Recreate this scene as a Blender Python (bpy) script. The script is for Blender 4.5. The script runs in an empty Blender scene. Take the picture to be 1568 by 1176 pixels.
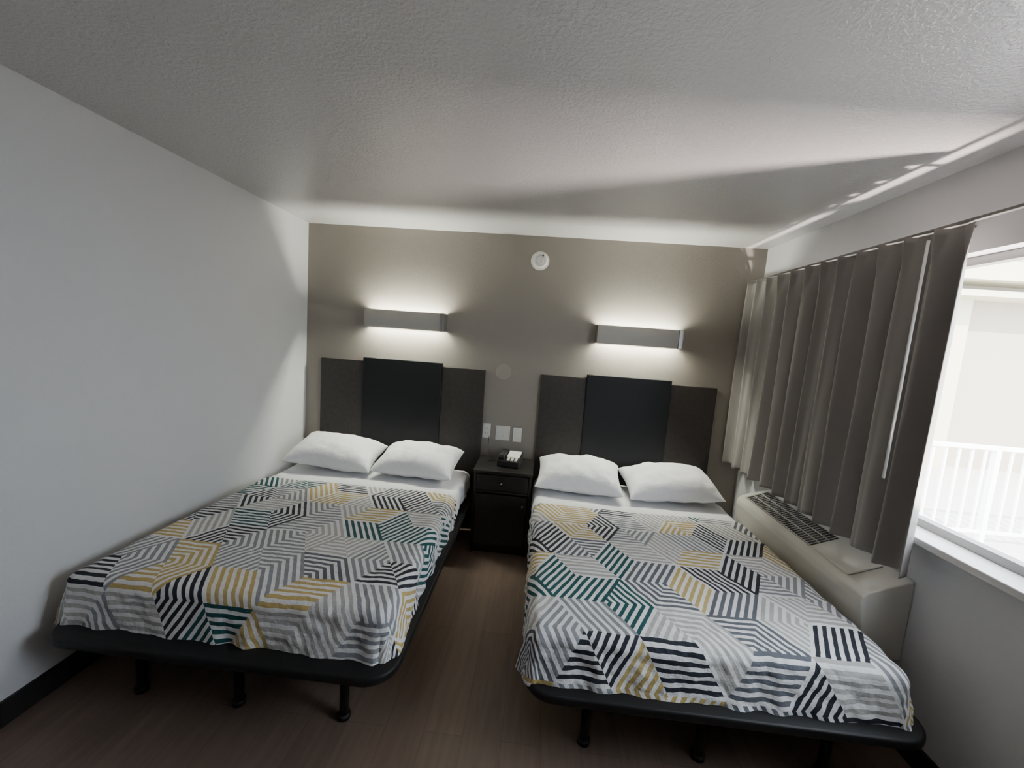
import bpy, bmesh, math, random
from mathutils import Vector, Matrix, noise
random.seed(7)
W=3.6137; H=2.44; YF=-5.2
scene=bpy.context.scene
COL=scene.collection
# ---------------------------------------------------------------- materials
def mat(name,color,rough=.5,metal=0,spec=.5,bump=None,emit=None,sheen=0):
    m=bpy.data.materials.new(name);m.use_nodes=True
    nt=m.node_tree;b=nt.nodes['Principled BSDF']
    b.inputs['Base Color'].default_value=(*color,1)
    b.inputs['Roughness'].default_value=rough
    b.inputs['Metallic'].default_value=metal
    b.inputs['Specular IOR Level'].default_value=spec
    if sheen: b.inputs['Sheen Weight'].default_value=sheen
    if emit:
        b.inputs['Emission Color'].default_value=(*emit[0],1);b.inputs['Emission Strength'].default_value=emit[1]
    if bump:
        scale,strength,dist,kind=bump
        tc=nt.nodes.new('ShaderNodeTexCoord')
        n=nt.nodes.new('ShaderNodeTexNoise');n.inputs['Scale'].default_value=scale;n.inputs['Detail'].default_value=4
        nt.links.new(tc.outputs['Object'],n.inputs['Vector'])
        bp=nt.nodes.new('ShaderNodeBump');bp.inputs['Strength'].default_value=strength;bp.inputs['Distance'].default_value=dist
        src=n.outputs['Fac']
        if kind=='knock':
            r=nt.nodes.new('ShaderNodeValToRGB');r.color_ramp.elements[0].position=.44;r.color_ramp.elements[1].position=.58
            nt.links.new(src,r.inputs['Fac']);src=r.outputs['Color']
        nt.links.new(src,bp.inputs['Height']);nt.links.new(bp.outputs['Normal'],b.inputs['Normal'])
    return m
def varied(m,c1,c2,scale):
    nt=m.node_tree;b=nt.nodes['Principled BSDF']
    tc=nt.nodes.new('ShaderNodeTexCoord');n=nt.nodes.new('ShaderNodeTexNoise');n.inputs['Scale'].default_value=scale
    r=nt.nodes.new('ShaderNodeValToRGB');r.color_ramp.elements[0].color=(*c1,1);r.color_ramp.elements[1].color=(*c2,1)
    r.color_ramp.elements[0].position=.3;r.color_ramp.elements[1].position=.7
    nt.links.new(tc.outputs['Object'],n.inputs['Vector']);nt.links.new(n.outputs['Fac'],r.inputs['Fac']);nt.links.new(r.outputs['Color'],b.inputs['Base Color'])
    return m
M_ceil=mat('ceiling_paint',(.57,.553,.55),.28,spec=.6,bump=(75,.32,.004,'knock'))
M_white=mat('wall_paint_white',(.67,.67,.68),.55,spec=.3,bump=(90,.22,.002,'n'))
M_taupe=mat('wall_paint_taupe',(.285,.256,.228),.45,spec=.35,bump=(75,.35,.003,'n'))
M_black=mat('baseboard_black',(.018,.017,.017),.5)
M_frame=mat('bed_frame_black',(.007,.007,.008),.5,spec=.3)
M_hbside=varied(mat('headboard_laminate',(.04,.035,.033),.55,spec=.3),(.036,.031,.029),(.046,.040,.038),30)
M_hbmid=mat('headboard_center_black',(.008,.009,.011),.55,spec=.3)
M_sheet=mat('white_sheet',(.80,.80,.82),.9,spec=.1,bump=(9,.35,.02,'n'),sheen=.2)
M_pillow=mat('pillow_cotton',(.86,.86,.88),.9,spec=.1,bump=(11,.5,.02,'n'),sheen=.2)
M_nick=mat('brushed_nickel',(.45,.44,.42),.35,metal=.9)
M_track=mat('track_grey',(.20,.19,.18),.45,metal=.3)
M_shade=mat('sconce_shade',(.44,.42,.385),.6)
M_inner=mat('sconce_inner_white',(.8,.8,.76),.6)
M_tube=mat('fluorescent_tube',(1,1,1),.5,emit=((.99,1.0,.84),340))
M_plast=mat('white_plastic',(.75,.74,.70),.4)
M_plast2=mat('slot_dark',(.05,.05,.05),.5)
M_disc=mat('painted_cover',(.31,.28,.25),.5)
M_wood=varied(mat('nightstand_espresso',(.015,.013,.012),.4),(.009,.008,.0075),(.016,.014,.012),20)
M_knob=mat('dark_knob',(.10,.09,.08),.3,metal=.8)
M_phone=mat('phone_black',(.015,.015,.015),.35)
M_ac=mat('ac_beige',(.60,.58,.52),.45)
M_acdark=mat('ac_vent_dark',(.02,.02,.02),.6)
M_alu=mat('window_aluminium',(.25,.25,.25),.4,metal=.5)
M_sill=mat('sill_white',(.72,.71,.70),.45)
M_curt=mat('curtain_satin',(.24,.222,.208),.45,spec=.45,bump=(300,.1,.0006,'n'),sheen=.2)
M_out=mat('exterior_stucco',(.33,.285,.225),.9,bump=(12,.3,.01,'n'))
M_band=mat('exterior_fascia',(.50,.47,.34),.8)
M_conc=mat('exterior_concrete',(.45,.425,.41),.9,bump=(5,.3,.01,'n'))
M_rail=mat('railing_white_paint',(.88,.88,.88),.4)
# glass
M_glass=bpy.data.materials.new('window_glass');M_glass.use_nodes=True
nt=M_glass.node_tree;nt.nodes.clear()
o=nt.nodes.new('ShaderNodeOutputMaterial');mx=nt.nodes.new('ShaderNodeMixShader');t=nt.nodes.new('ShaderNodeBsdfTransparent');g=nt.nodes.new('ShaderNodeBsdfGlossy')
g.inputs['Roughness'].default_value=.02;mx.inputs[0].default_value=.05
nt.links.new(t.outputs[0],mx.inputs[1]);nt.links.new(g.outputs[0],mx.inputs[2]);nt.links.new(mx.outputs[0],o.inputs[0])
# floor planks
M_floor=bpy.data.materials.new('vinyl_plank_floor');M_floor.use_nodes=True
nt=M_floor.node_tree;b=nt.nodes['Principled BSDF'];b.inputs['Roughness'].default_value=.42
tc=nt.nodes.new('ShaderNodeTexCoord');mp=nt.nodes.new('ShaderNodeMapping');mp.inputs['Rotation'].default_value=(0,0,math.pi/2)
br=nt.nodes.new('ShaderNodeTexBrick');br.inputs['Scale'].default_value=1;br.inputs['Brick Width'].default_value=1.2;br.inputs['Row Height'].default_value=.16
br.inputs['Mortar Size'].default_value=.001;br.inputs['Color1'].default_value=(.19,.138,.106,1);br.inputs['Color2'].default_value=(.165,.12,.093,1);br.inputs['Mortar'].default_value=(.11,.08,.064,1)
nz=nt.nodes.new('ShaderNodeTexNoise');mp2=nt.nodes.new('ShaderNodeMapping');mp2.inputs['Scale'].default_value=(24,2.2,1);nz.inputs['Scale'].default_value=1.5;nz.inputs['Detail'].default_value=6
rr=nt.nodes.new('ShaderNodeValToRGB');rr.color_ramp.elements[0].color=(.85,.85,.85,1);rr.color_ramp.elements[1].color=(1.1,1.09,1.08,1);rr.color_ramp.elements[0].position=.3;rr.color_ramp.elements[1].position=.7
mm=nt.nodes.new('ShaderNodeMix');mm.data_type='RGBA';mm.blend_type='MULTIPLY';mm.inputs[0].default_value=1
L=nt.links.new
L(tc.outputs['Object'],mp.inputs[0]);L(mp.outputs[0],br.inputs['Vector']);L(tc.outputs['Object'],mp2.inputs[0]);L(mp2.outputs[0],nz.inputs['Vector']);L(nz.outputs['Fac'],rr.inputs[0])
L(br.outputs['Color'],mm.inputs[6]);L(rr.outputs['Color'],mm.inputs[7]);L(mm.outputs[2],b.inputs['Base Color'])
# bedspread: rhombille (tumbling block) lattice of striped tiles
def spread_mat():
    m=bpy.data.materials.new('bedspread_geometric');m.use_nodes=True;nt=m.node_tree;b=nt.nodes['Principled BSDF'];L=nt.links.new
    b.inputs['Roughness'].default_value=.85;b.inputs['Specular IOR Level'].default_value=.15
    def M(op,a,bb=None,c=None):
        n=nt.nodes.new('ShaderNodeMath');n.operation=op
        for i,x in enumerate((a,bb,c)):
            if x is None: continue
            if isinstance(x,(int,float)): n.inputs[i].default_value=x
            else: L(x,n.inputs[i])
        return n.outputs[0]
    uv=nt.nodes.new('ShaderNodeUVMap');sep=nt.nodes.new('ShaderNodeSeparateXYZ');L(uv.outputs[0],sep.inputs[0])
    S=.21
    u=M('DIVIDE',sep.outputs[0],S);v=M('DIVIDE',sep.outputs[1],S*math.sqrt(3)/2)
    a=M('SUBTRACT',u,M('MULTIPLY',v,.5));bb=v
    ia=M('FLOOR',a);ib=M('FLOOR',bb);fa=M('SUBTRACT',a,ia);fb=M('SUBTRACT',bb,ib)
    t=M('GREATER_THAN',M('ADD',fa,fb),1.0)
    c=M('FLOORED_MODULO',M('ADD',M('SUBTRACT',ia,ib),.2),3)
    c1=M('COMPARE',c,1.2,.4);c2=M('COMPARE',c,2.2,.4)
    ra=M('ADD',ia,M('MULTIPLY',t,c1));rb=M('ADD',ib,M('MULTIPLY',t,c2))
    ty=M('FLOORED_MODULO',M('ADD',M('SUBTRACT',ra,rb),.2),3)
    def cell(seed):
        cx=nt.nodes.new('ShaderNodeCombineXYZ');L(M('ADD',ra,.31),cx.inputs[0]);L(M('ADD',rb,.17),cx.inputs[1]);cx.inputs[2].default_value=seed
        w=nt.nodes.new('ShaderNodeTexWhiteNoise');w.noise_dimensions='3D';L(cx.outputs[0],w.inputs['Vector']);return w.outputs['Value']
    flip=M('GREATER_THAN',cell(7.7),.5)       # pick which pair of edges
    half=M('MULTIPLY',M('GREATER_THAN',cell(5.1),.6),t) # chevron tiles change direction at the short diagonal
    k=M('FLOORED_MODULO',M('ADD',M('ADD',flip,half),.1),2)
    alt=M('GREATER_THAN',k,.6)
    N=6
    s0=M('MULTIPLY',bb,N);s1=M('MULTIPLY',a,N);s2=M('MULTIPLY',M('ADD',a,bb),N)
    t0=M('COMPARE',ty,.2,.4);t1=M('COMPARE',ty,1.2,.4);t2=M('COMPARE',ty,2.2,.4)
    def mixf(x,y,f): return M('ADD',M('MULTIPLY',x,M('SUBTRACT',1,f)),M('MULTIPLY',y,f))
    s=M('ADD',M('ADD',M('MULTIPLY',mixf(s1,s0,alt),t0),M('MULTIPLY',mixf(s2,s1,alt),t1)),M('MULTIPLY',mixf(s0,s2,alt),t2))
    fr=M('FRACT',s);st=M('GREATER_THAN',fr,.49)
    cr=nt.nodes.new('ShaderNodeValToRGB');cr.color_ramp.interpolation='CONSTANT'
    cols=[(0,(.028,.032,.042)),(.20,(.022,.085,.09)),(.30,(.26,.27,.29)),(.54,(.50,.385,.155)),(.70,(.44,.43,.41)),(.88,(.12,.13,.15))]
    e=cr.color_ramp.elements
    e[0].position=0;e[0].color=(*cols[0][1],1);e[1].position=cols[1][0];e[1].color=(*cols[1][1],1)
    for p_,c_ in cols[2:]:
        q=e.new(p_);q.color=(*c_,1)
    L(cell(2.3),cr.inputs[0])
    mx=nt.nodes.new('ShaderNodeMix');mx.data_type='RGBA';L(st,mx.inputs[0]);mx.inputs[6].default_value=(.80,.79,.79,1);L(cr.outputs[0],mx.inputs[7])
    L(mx.outputs[2],b.inputs['Base Color'])
    n=nt.nodes.new('ShaderNodeTexNoise');n.inputs['Scale'].default_value=28;n.inputs['Detail'].default_value=3;L(uv.outputs[0],n.inputs['Vector'])
    bp=nt.nodes.new('ShaderNodeBump');bp.inputs['Strength'].default_value=.6;bp.inputs['Distance'].default_value=.015;L(n.outputs['Fac'],bp.inputs['Height']);L(bp.outputs[0],b.inputs['Normal'])
    return m
M_spread=spread_mat()
# ---------------------------------------------------------------- helpers
def empty(name,loc=(0,0,0)):
    e=bpy.data.objects.new(name,None);e.location=loc;COL.objects.link(e);return e
def finish(name,bm,m,parent=None,smooth=False,mats=None):
    bmesh.ops.recalc_face_normals(bm,faces=bm.faces)
    me=bpy.data.meshes.new(name);bm.to_mesh(me);bm.free()
    for x in (mats or [m]): me.materials.append(x)
    if smooth:
        for p in me.polygons:p.use_smooth=True
    ob=bpy.data.objects.new(name,me);COL.objects.link(ob)
    if parent: ob.parent=parent;ob.matrix_parent_inverse=Matrix.Translation(-Vector(parent.location))
    return ob
def addbox(bm,x0,x1,y0,y1,z0,z1,bev=0,seg=2,mi=0):
    before=set(bm.verts)
    r=bmesh.ops.create_cube(bm,size=1)
    vs=r['verts']
    for v in vs: v.co=Vector(((x0+x1)/2+v.co.x*(x1-x0),(y0+y1)/2+v.co.y*(y1-y0),(z0+z1)/2+v.co.z*(z1-z0)))
    if bev:
        es={e for v in vs for e in v.link_edges}
        bmesh.ops.bevel(bm,geom=list(es),offset=bev,segments=seg,affect='EDGES',profile=.5)
    for v in set(bm.verts)-before:
        for f in v.link_faces:f.material_index=mi
def box(name,x0,x1,y0,y1,z0,z1,m,parent=None,bev=0,seg=2):
    bm=bmesh.new();addbox(bm,x0,x1,y0,y1,z0,z1,bev,seg);return finish(name,bm,m,parent)
def cyl(name,p0,p1,r,m,parent=None,seg=24,r2=None,bev=0):
    bm=bmesh.new();p0=Vector(p0);p1=Vector(p1);d=p1-p0
    bmesh.ops.create_cone(bm,cap_ends=True,segments=seg,radius1=r,radius2=r if r2 is None else r2,depth=d.length)
    if bev:
        es=[e for e in bm.edges if len(e.link_faces)==2 and any(len(f.verts)>4 for f in e.link_faces)]
        bmesh.ops.bevel(bm,geom=es,offset=bev,segments=3,affect='EDGES',profile=.5)
    mtx=Matrix.Translation((p0+p1)/2)@d.to_track_quat('Z','Y').to_matrix().to_4x4()
    bmesh.ops.transform(bm,matrix=mtx,verts=bm.verts)
    ob=finish(name,bm,m,parent,True)
    return ob
def rslab(name,x0,x1,y0,y1,z0,z1,r,m,parent=None,bev=.01,seg=8,smooth=True,rb=None):
    """rounded-corner slab; r = front (y0) corners, rb = back corners"""
    rb=r if rb is None else rb
    bm=bmesh.new();pts=[]
    for cx,cy,a0,rr in ((x1,y0,-90,r),(x1,y1,0,rb),(x0,y1,90,rb),(x0,y0,180,r)):
        sx=-1 if cx==x1 else 1;sy=-1 if cy==y1 else 1
        for i in range(seg+1):
            a=math.radians(a0+90*i/seg);pts.append((cx+sx*rr+rr*math.cos(a),cy+sy*rr+rr*math.sin(a)))
    vs=[bm.verts.new((x,y,z0)) for x,y in pts];f=bm.faces.new(vs)
    r_=bmesh.ops.extrude_face_region(bm,geom=[f]);tv=[v for v in r_['geom'] if isinstance(v,bmesh.types.BMVert)]
    for v in tv:v.co.z=z1
    if bev:
        es=[e for e in bm.edges if abs(e.verts[0].co.z-e.verts[1].co.z)<1e-6]
        bmesh.ops.bevel(bm,geom=es,offset=bev,segments=4,affect='EDGES',profile=.5)
    return finish(name,bm,m,parent,smooth)
def extrude_profile(name,pts,y0,y1,m,parent=None,bev=0):
    """profile in XZ extruded along Y"""
    bm=bmesh.new();vs=[bm.verts.new((x,y0,z)) for x,z in pts];f=bm.faces.new(vs)
    r_=bmesh.ops.extrude_face_region(bm,geom=[f])
    for v in r_['geom']:
        if isinstance(v,bmesh.types.BMVert):v.co.y=y1
    if bev:
        bmesh.ops.bevel(bm,geom=list(bm.edges),offset=bev,segments=3,affect='EDGES',profile=.5)
    return finish(name,bm,m,parent)
# ---------------------------------------------------------------- room shell
T=.14
WY0,WY1,WZ0,WZ1=-2.75,-.35,.93,2.09   # window opening
box('floor',-T,W+T,YF-T,T,-.1,0,M_floor)
box('ceiling',-T,W+T,YF-T,T,H,H+.1,M_ceil)
box('wall_back',-T,W+T,0,T,0,H,M_taupe)
box('wall_left',-T,0,YF,0,0,H,M_white)
box('wall_front',-T,W+T,YF-T,YF,0,H,M_white)
bm=bmesh.new()
addbox(bm,W,W+T,YF,WY0,0,H)
addbox(bm,W,W+T,WY1,0,0,H);addbox(bm,W,W+T,WY0,WY1,0,WZ0-.03);addbox(bm,W,W+T,WY0,WY1,WZ1,H)
finish('wall_right',bm,M_white)
box('baseboard_left',0.001,.014,YF,-.002,0,.10,M_black)
box('baseboard_back',.016,W-.016,-.014,-.001,0,.10,M_black)
box('baseboard_right',W-.014,W-.001,YF,-.002,0,.10,M_black)
# window
win=empty('window_1',(W+.07,(WY0+WY1)/2,WZ0))
box('sill',W-.055,W+T,WY0-.03,WY1+.03,WZ0-.03,WZ0,M_sill,win,.004)
fx0,fx1=W+.07,W+.115
box('frame_top',fx0,fx1,WY0,WY1,WZ1-.035,WZ1,M_alu,win,.002)
box('frame_bottom',fx0,fx1,WY0,WY1,WZ0,WZ0+.035,M_alu,win,.002)
box('frame_near',fx0,fx1,WY0,WY0+.035,WZ0+.035,WZ1-.035,M_alu,win)
box('frame_far',fx0,fx1,WY1-.035,WY1,WZ0+.035,WZ1-.035,M_alu,win)
box('mullion',fx0,fx1,-1.31,-1.27,WZ0+.035,WZ1-.035,M_alu,win)
box('glass',fx0+.02,fx0+.024,WY0+.035,WY1-.035,WZ0+.035,WZ1-.035,M_glass,win)
# ---------------------------------------------------------------- sconces
def sconce(x0,name='wall_sconce'):
    x1=x0+.645;z0,z1=1.642,1.782;e=empty(name,((x0+x1)/2,-.05,1.71))
    box('back_plate',x0+.02,x1-.02,-.012,-.001,z0+.01,z1-.01,M_inner,e)
    # gently bowed front shade
    bm=bmesh.new();n=16;rows=[]
    for i in range(n+1):
        a=i/n;z=z0+(z1-z0)*a;bow=.012*math.sin(math.pi*a)
        rows.append([bm.verts.new((x,y,z)) for x,y in ((x0,-.092-bow),(x1-.03,-.092-bow),(x1-.03,-.088-bow),(x0,-.088-bow))])
    for i in range(n):
        for k in range(4): bm.faces.new((rows[i][k],rows[i][(k+1)%4],rows[i+1][(k+1)%4],rows[i+1][k]))
    bm.faces.new(rows[0]);bm.faces.new(rows[-1]);finish('shade',bm,M_shade,e)
    box('end_cap_left',x0-.003,x0+.003,-.10,-.002,z0,z1,M_nick,e,.001)
    box('end_cap_right',x1-.003,x1+.003,-.10,-.002,z0,z1,M_nick,e,.001)
    box('trim_bar',x1-.032,x1-.003,-.108,-.088,z0-.002,z1+.002,M_nick,e,.003)
    cyl('tube',(x0+.03,-.05,1.712),(x1-.03,-.05,1.712),.014,M_tube,e,16)
    box('socket_left',x0+.003,x0+.03,-.07,-.03,1.69,1.73,M_plast,e,.003)
    box('socket_right',x1-.03,x1-.003,-.07,-.03,1.69,1.73,M_plast,e,.003)
sconce(.535);sconce(2.385)
# ---------------------------------------------------------------- headboards
def headboard(x0):
    x1=x0+1.382;c0,c1=x0+.365,x0+1.025;e=empty('headboard',((x0+x1)/2,-.02,1))
    box('panel_left',x0,c0,-.03,-.002,.12,1.357,M_hbside,e,.003)
    box('panel_right',c1,x1,-.03,-.002,.12,1.357,M_hbside,e,.003)
    box('panel_center',c0,c1,-.045,-.002,.12,1.388,M_hbmid,e,.004)
headboard(.145);headboard(1.982)
# ---------------------------------------------------------------- wall devices
e=empty('smoke_detector',(1.898,-.02,2.249))
cyl('base',(1.898,-.001,2.249),(1.898,-.015,2.249),.072,M_plast,e,48,bev=.003)
cyl('body',(1.898,-.015,2.249),(1.898,-.042,2.249),.062,M_plast,e,48,r2=.052,bev=.006)
cyl('vent_ring',(1.898,-.0425,2.249),(1.898,-.0445,2.249),.034,M_disc,e,32)
cyl('cap',(1.898,-.0445,2.249),(1.898,-.049,2.249),.031,M_plast,e,32,bev=.002)
cyl('test_button',(1.92,-.042,2.285),(1.92,-.047,2.285),.007,M_plast2,e,16)
cyl('round_cover_plate',(1.672,-.001,1.352),(1.672,-.014,1.352),.064,M_disc,None,48,bev=.004)
def plate(name,cx,cz,w,kind):
    e=empty(name,(cx,0,cz));box('plate',cx-w/2,cx+w/2,-.007,-.001,cz-.06,cz+.06,M_plast,e,.002)
    n=2 if kind=='double' else 1
    for i in range(n):
        x=cx+(i-(n-1)/2)*.046
        if kind=='outlet':
            for dz in(-.021,.021):
                box('receptacle',x-.016,x+.016,-.0095,-.007,cz+dz-.014,cz+dz+.014,M_plast,e,.002)
                for dx in(-.006,.006): box('slot',x+dx-.0012,x+dx+.0012,-.0102,-.0094,cz+dz-.004,cz+dz+.006,M_plast2,e)
        else:
            box('rocker',x-.016,x+.016,-.012,-.007,cz-.032,cz+.032,M_plast,e,.002)
plate('wall_outlet',1.565,.855,.066,'outlet');plate('light_switch',1.70,.845,.118,'double');plate('light_switch',1.822,.84,.072,'single')
# ---------------------------------------------------------------- nightstand
ns=empty('nightstand',(1.745,-.2,0));nx0,nx1=1.54,1.968;ny0=-.40
box('side_left',nx0,nx0+.02,ny0+.01,-.016,0,.625,M_wood,ns,.002)
box('side_right',nx1-.02,nx1,ny0+.01,-.016,0,.625,M_wood,ns,.002)
box('top',nx0-.008,nx1+.006,ny0-.008,-.016,.625,.65,M_wood,ns,.004)
box('drawer_front',nx0+.024,nx1-.024,ny0-.006,ny0+.012,.50,.618,M_wood,ns,.003)
box('back',nx0+.02,nx1-.02,-.03,-.018,.02,.62,M_wood,ns)
box('shelf',nx0+.02,nx1-.02,ny0+.012,-.03,.475,.49,M_wood,ns)
box('bottom',nx0+.02,nx1-.02,ny0+.012,-.03,.06,.08,M_wood,ns)
box('kick',nx0+.02,nx1-.02,ny0+.03,ny0+.045,0,.06,M_wood,ns)
box('door',nx0+.024,nx1-.024,ny0-.006,ny0+.010,.085,.468,M_wood,ns,.003)
cyl('drawer_knob',(1.745,ny0-.006,.56),(1.745,ny0-.028,.56),.011,M_knob,ns,16,r2=.014)
cyl('door_knob',(1.915,ny0-.006,.40),(1.915,ny0-.028,.40),.009,M_knob,ns,16,r2=.012)
# ---------------------------------------------------------------- telephone
ph=empty('telephone',(1.79,-.2,.651))
bm=bmesh.new()
addbox(bm,-.085,.085,-.10,.10,0,.05,.008,3)
for v in bm.verts:
    if v.co.z>.02: v.co.z+= (v.co.y+.10)*.16
finish('base',bm,M_phone,None,False).name='phone_base'
pb=bpy.data.objects['phone_base'];pb.parent=ph
hs=bmesh.new();addbox(hs,-.078,-.033,-.09,.09,.066,.088,.008,3)
addbox(hs,-.080,-.031,-.095,-.05,.045,.080,.008,3);addbox(hs,-.080,-.031,.05,.095,.070,.096,.008,3)
h=finish('handset',hs,M_phone);h.parent=ph
kp=bmesh.new();addbox(kp,-.022,.075,-.03,.085,.064,.070,.001,1)
for v in kp.verts: v.co.z+= (v.co.y)*.16
k=finish('label_card',kp,M_plast);k.parent=ph
for i in range(3):
    for j in range(3):
        bb=bmesh.new();addbox(bb,-.012+i*.03,.008+i*.03,-.09+j*.018,-.078+j*.018,.05+j*.0025,.060+j*.0025,.001,1)
        q=finish('key',bb,M_plast);q.parent=ph
ph.rotation_euler=(0,0,math.radians(-8))
def curve(name,pts,r,m,parent=None):
    cu=bpy.data.curves.new(name,'CURVE');cu.dimensions='3D';cu.bevel_depth=r;cu.bevel_resolution=3
    s=cu.splines.new('NURBS');s.points.add(len(pts)-1)
    for i,pt in enumerate(pts): s.points[i].co=(*pt,1)
    s.use_endpoint_u=True;s.order_u=4;cu.materials.append(m)
    ob=bpy.data.objects.new(name,cu);COL.objects.link(ob)
    if parent: ob.parent=parent;ob.matrix_parent_inverse=Matrix.Translation(-Vector(parent.location))
    return ob
curve('phone_cord',[(1.565,-.012,.83),(1.565,-.06,.80),(1.57,-.05,.70),(1.58,-.10,.656),(1.62,-.16,.655),(1.60,-.22,.655),(1.65,-.2,.655),(1.70,-.14,.656),(1.74,-.13,.66)],.0028,M_phone,ph)
# ---------------------------------------------------------------- beds
def fbm(x,y,z,o=3): return noise.fractal(Vector((x,y,z)),1.0,2.0,o)
def bed(x0,x1,yfoot,seed,fx0,fx1,fy):
    e=empty('bed',((x0+x1)/2,-1,0))
    ZT=.515
    rslab('platform_frame',fx0,fx1,fy,-.06,.308,.345,.12,M_frame,e,.010,rb=.03)
    rslab('frame_under_rail',fx0+.05,fx1-.05,fy+.06,-.10,.265,.31,.10,M_frame,e,.006,rb=.03)
    for lx in (fx0+.27,(fx0+fx1)/2,fx1-.25):
        for ly in (fy+.17,-1.05,-.2):
            cyl('leg',(lx,ly,0),(lx,ly,.27),.019,M_frame,e,16)
            cyl('leg_foot',(lx,ly,0),(lx,ly,.02),.026,M_frame,e,16)
    box('center_beam',fx0+.10,fx1-.10,-1.07,-1.03,.22,.27,M_frame,e)
    rslab('mattress',x0+.012,x1-.012,yfoot+.03,-.07,.346,ZT-.012,.07,M_sheet,e,.045,rb=.05)
    # white sheet (covers mattress at the head, drapes a little over sides)
    def cloth(name,ya,yb,drop,zt,m,thick,foot,ns_,nt_,amp,seed,par):
        bm=bmesh.new();uvl=bm.loops.layers.uv.new('UVMap');r=.05
        w=x1-x0;grid=[];suv={}
        S0=-drop;S1=w-2*r+drop
        cx0=x0+r;cy0=yfoot+r if foot else ya
        tl=(yb-cy0)+(drop if foot else 0)
        for i in range(ns_+1):
            row=[]
            for j in range(nt_+1):
                s=S0+(S1-S0)*i/ns_; t=tl*j/nt_   # t from head to foot
                ex=s if s<0 else (s-(w-2*r) if s>w-2*r else 0)
                ey=max(0,t-(yb-cy0))
                bx=cx0+min(max(s,0),w-2*r);by=max(yb-t,cy0)
                Lg=max(abs(ex),ey)
                if Lg>0:
                    dl=math.hypot(ex,ey);dx,dy=ex/dl,-ey/dl
                    q=r*math.pi/2
                    if Lg<q: a=Lg/r;out=r*math.sin(a);dn=r*(1-math.cos(a))
                    else: out=r;dn=r+(Lg-q)
                    fl=max(0,dn-r)
                    per=(by+bx*1.0+math.atan2(dy,dx)*.25)
                    sidefl=.05+(.17 if ex>0 else 0)*min(1,max(0,(-by-1.5)/.2))
                    out+=fl*(.20 if ey>0 else sidefl)+ (amp*2.0*fl/.12)*.003*math.sin(per*30+seed+2*math.sin(per*9))*(1+.4*math.sin(per*13))
                    x=bx+dx*out;y=by+dy*out;z=zt-dn
                    z+=.004*fbm(per*5,seed,0)*fl/.12
                else: x,y,z=bx,by,zt
                f=1 if Lg==0 else .5
                z+=amp*f*(.006*fbm(x*2.2+seed,y*2.2,0)+.0035*fbm(x*9,y*9,seed)+.0022*fbm(x*26,y*26,seed+3))
                if Lg>0: 
                    k=amp*.008*fbm(x*14,y*14,z*18+seed);x+=k*dx;y+=k*dy
                v=bm.verts.new((x,y,z));suv[v]=(s+seed*.37,-t+seed*.11);row.append(v)
            grid.append(row)
        for i in range(ns_):
            for j in range(nt_):
                f=bm.faces.new((grid[i][j],grid[i+1][j],grid[i+1][j+1],grid[i][j+1]))
                for l in f.loops:l[uvl].uv=suv[l.vert]
        ob=finish(name,bm,m,par,True)
        md=ob.modifiers.new('thick','SOLIDIFY');md.thickness=thick;md.offset=1
        return ob
    cloth('top_sheet',-1.2,-.075,.17,ZT,M_sheet,.003,False,90,80,1.0,seed+5,e)
    cloth('bedspread',yfoot,-.63,.222,ZT+.012,M_spread,.006,True,200,190,1.0,seed,e)
    return e
bed(.075,1.455,-1.845,1.3,.085,1.505,-1.955)
bed(1.992,3.385,-1.845,4.1,1.985,3.445,-1.925)
def pillow(cx,cy,cz,a,b_,h,rx,ry,rz,seed):
    bm=bmesh.new();n=44;sides=[]
    for sgn in (1,-1):
        g=[]
        for i in range(n+1):
            row=[]
            for j in range(n+1):
                u=-1+2*i/n;v=-1+2*j/n
                u=math.sin(u*math.pi/2);v=math.sin(v*math.pi/2)
                x=a*u*(1-.06*(1-v*v));y=b_*v*(1-.09*(1-u*u))
                k=max(0,(1-abs(u)**2.8)*(1-abs(v)**2.6))**.5
                z=sgn*h*k*(1 if sgn>0 else .6)
                w_=.018*fbm(x*5+seed,y*5,sgn)+.008*fbm(x*12,y*12+seed,0)
                z+=w_*(k**.5)
                row.append((x,y,z))
            g.append(row)
        vs=[[bm.verts.new(p) for p in r] for r in g];sides.append(vs)
        for i in range(n):
            for j in range(n): bm.faces.new((vs[i][j],vs[i+1][j],vs[i+1][j+1],vs[i][j+1]))
    bmesh.ops.remove_doubles(bm,verts=bm.verts,dist=.0006)
    ob=finish('pillow',bm,M_pillow,None,True)
    ob.location=(cx,cy,cz);ob.rotation_euler=tuple(math.radians(q) for q in (rx,ry,rz))
pillow(.430,-.262,.632,.330,.205,.135,14,4,2,1)
pillow(1.085,-.270,.630,.310,.205,.13,14,0,-3,2)
pillow(2.320,-.270,.630,.315,.205,.135,14,0,-4,3)
pillow(2.990,-.266,.628,.335,.205,.130,13,-3,3,4)
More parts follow.
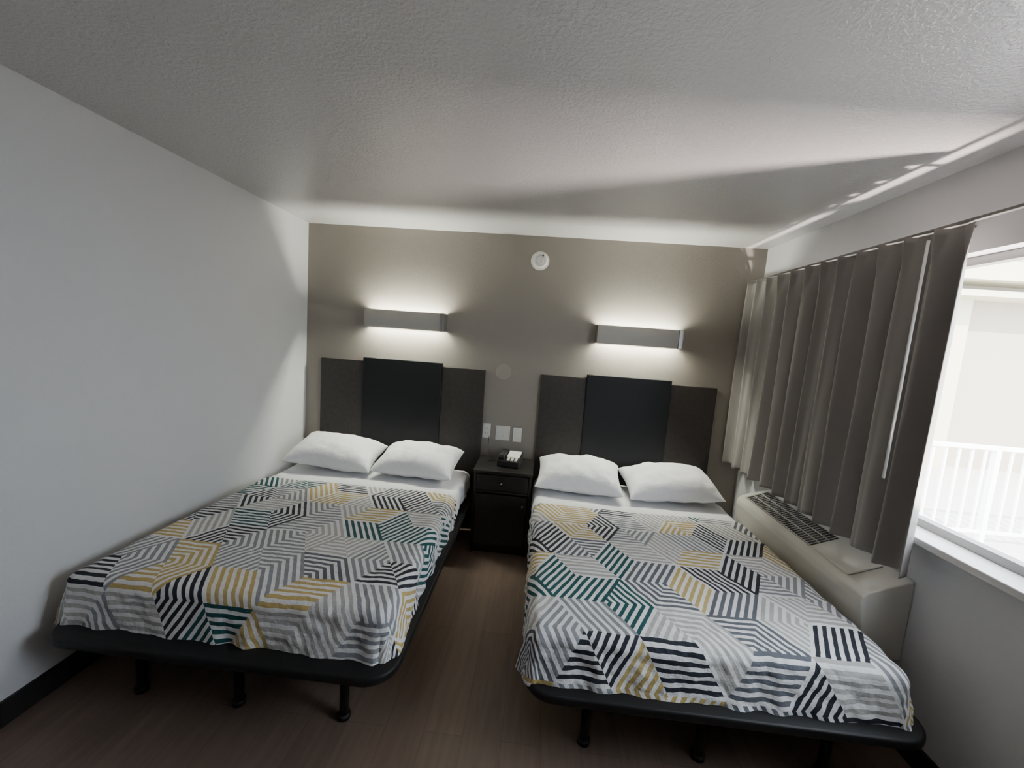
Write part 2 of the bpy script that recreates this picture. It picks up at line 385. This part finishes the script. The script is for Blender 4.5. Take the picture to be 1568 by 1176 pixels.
# ---------------------------------------------------------------- air conditioner
ac=empty('air_conditioner',(W-.1,-.98,.5));ay0,ay1=-1.545,-.44
xf=3.410
prof=[(W-.002,.36),(3.462,.36),(3.440,.385),(3.420,.54),(xf-.002,.60),(xf+.002,.633),(xf+.022,.655),(W-.002,.725)]
extrude_profile('housing',prof,ay0,ay1,M_ac,ac,.006)
def tz(x): return .655+(x-(xf+.022))*(.07/(W-.002-xf-.022))
def slopebox(name,xa,xb,ya,yb,off,th,m,bev=.001):
    bm=bmesh.new();addbox(bm,xa,xb,ya,yb,off,off+th,bev,1)
    for v in bm.verts:v.co.z+=tz(v.co.x)
    return finish(name,bm,m,ac)
slopebox('vent_recess',xf+.030,W-.03,-1.15,-.49,.0005,.002,M_acdark)
bm=bmesh.new()
n=30
for i in range(n):
    y=-1.14+.64*i/(n-1);addbox(bm,xf+.033,W-.033,y-.0013,y+.0013,.002,.005)
for i in range(4):
    x=xf+.033+(W-.066-xf)*i/3;addbox(bm,x-.0013,x+.0013,-1.15,-.49,.002,.006)
for v in bm.verts:v.co.z+=tz(v.co.x)
finish('vent_grille',bm,M_ac,ac)
slopebox('control_door',xf+.028,W-.03,-1.42,-1.18,.0005,.010,M_ac,.003)
# ---------------------------------------------------------------- curtain + rod
def curtain():
    e=empty('curtain',(W-.1,-.8,1.5));bm=bmesh.new();nu,nv=560,60;ya,yb=-.03,-1.60;zt,zb=2.178,.765
    g=[];NP=12
    for j in range(nv+1):
        f=j/nv;z=zt+(zb-zt)*f;row=[]
        for i in range(nu+1):
            u=i/nu
            ph_=u*NP*2*math.pi-.95*u+.7*math.sin(u*9)*(1-u)+.4*f*math.sin(u*23+1)*(1-u**6)+.3*math.sin(f*3+u*31)*f*(1-u**6)
            c=math.cos(ph_)
            # pinch pleats at the heading: narrow ridges; rounded waves below
            kk=max(0,1-f/.12);kk=kk*kk*(3-2*kk)
            pinch=(max(0,c)**5)*.034+.008*c
            wave=(.034+.008*math.sin(u*19+1)+.008*math.sin(u*47+f*1.5)*f)*c+.010*math.sin(2*ph_+3*math.sin(u*13)+f*2)*(.5+.5*f)
            d=pinch*kk+wave*(1-kk)
            x=W-.088-d-.010*f
            y=ya+(yb-ya)*u+.004*math.sin(2*ph_)+.012*math.sin(f*4+u*11)*f*(1-u)
            x=min(x,W-.03)
            row.append(bm.verts.new((x,y,z+.004*math.sin(ph_)*(f>.97))))
        g.append(row)
    for j in range(nv):
        for i in range(nu): bm.faces.new((g[j][i],g[j][i+1],g[j+1][i+1],g[j+1][i]))
    ob=finish('drape',bm,M_curt,e,True);md=ob.modifiers.new('t','SOLIDIFY');md.thickness=.002
    cyl('pull_wand',(W-.158,-1.50,2.13),(W-.168,-1.50,1.15),.0055,M_plast,e,12)
curtain()
r=empty('curtain_rod',(W-.08,-1.4,2.19))
box('track',W-.095,W-.075,-2.85,-.005,2.184,2.196,M_track,r,.002)
for y in(-.2,-1.5,-2.8): box('bracket',W-.075,W-.001,y-.01,y+.01,2.186,2.195,M_track,r)
# ---------------------------------------------------------------- exterior
box('exterior_walkway',W+T+.002,24,-14,16,-.25,-.12,M_conc)
ra=empty('balcony_railing',(7,1.0,-.12))
box('top_rail',4.2,12,.975,1.025,.87,.915,M_rail,ra,.005)
box('bottom_rail',4.2,12,.985,1.015,.0,.03,M_rail,ra)
bm=bmesh.new()
x=4.25
while x<12: addbox(bm,x-.009,x+.009,.991,1.009,-.0,.87);x+=.125
finish('balusters',bm,M_rail,ra)
for x in(4.22,6.6,9.2,11.9): box('post',x-.025,x+.025,.975,1.025,-.12,.87,M_rail,ra)
eb=empty('neighboring_building',(12,5,0))
box('facade',3.8,24,4.5,4.8,-.12,4.2,M_out,eb)
box('fascia',3.8,24,4.0,4.5,2.9,3.0,M_band,eb);box('fascia_upper',3.8,24,3.9,4.5,3.15,3.45,M_band,eb)
box('pilaster',9.2,9.45,4.42,4.5,-.12,2.9,M_band,eb)
box('spot_blocker',3.77,3.87,-2.1,-1.785,-.12,2.7,M_out)  # unseen block, added to cut the spot's edge on the ceiling
# ---------------------------------------------------------------- light
w=bpy.data.worlds.new('World');scene.world=w;w.use_nodes=True
bg=w.node_tree.nodes['Background'];bg.inputs[0].default_value=(.80,.90,1,1);bg.inputs[1].default_value=18.0
s=bpy.data.lights.new('sun','SUN');s.energy=26;s.angle=.02;s.color=(1,.94,.86);so=bpy.data.objects.new('sun',s);COL.objects.link(so)
so.rotation_euler=Vector((-.2,-.7,.75)).to_track_quat('Z','Y').to_euler()
sp=bpy.data.lights.new('ceiling_patch_spot','SPOT');sp.energy=560;sp.color=(1,.87,.79);sp.spot_size=math.radians(130);sp.spot_blend=.5;sp.shadow_soft_size=.055  # added spot outside the window, throws the light patch onto the ceiling
spo=bpy.data.objects.new('ceiling_patch_spot',sp);COL.objects.link(spo);spo.location=(4.05,-1.82,.78)
spo.rotation_euler=(Vector((4.05,-1.82,.78))-Vector((2.6,-1.3,2.44))).to_track_quat('Z','Y').to_euler()
# ---------------------------------------------------------------- camera
f=614.5362;rx,ry,rz=.1094,.0733,-.0611
def RX(t): return Matrix.Rotation(t,3,'X')
def RZ(t): return Matrix.Rotation(t,3,'Z')
R0=Matrix(((1,0,0),(0,0,-1),(0,1,0)))
R=RZ(ry)@RX(rx)@R0@RZ(rz)
cm=Matrix((R[0],-R[1],-R[2])).transposed().to_4x4()
cm.translation=Vector((1.947,-3.26,1.6176))
cd=bpy.data.cameras.new('camera');cd.sensor_width=36;cd.lens=f/1568*36;cd.clip_start=.05
co=bpy.data.objects.new('camera',cd);COL.objects.link(co);co.matrix_world=cm;scene.camera=co
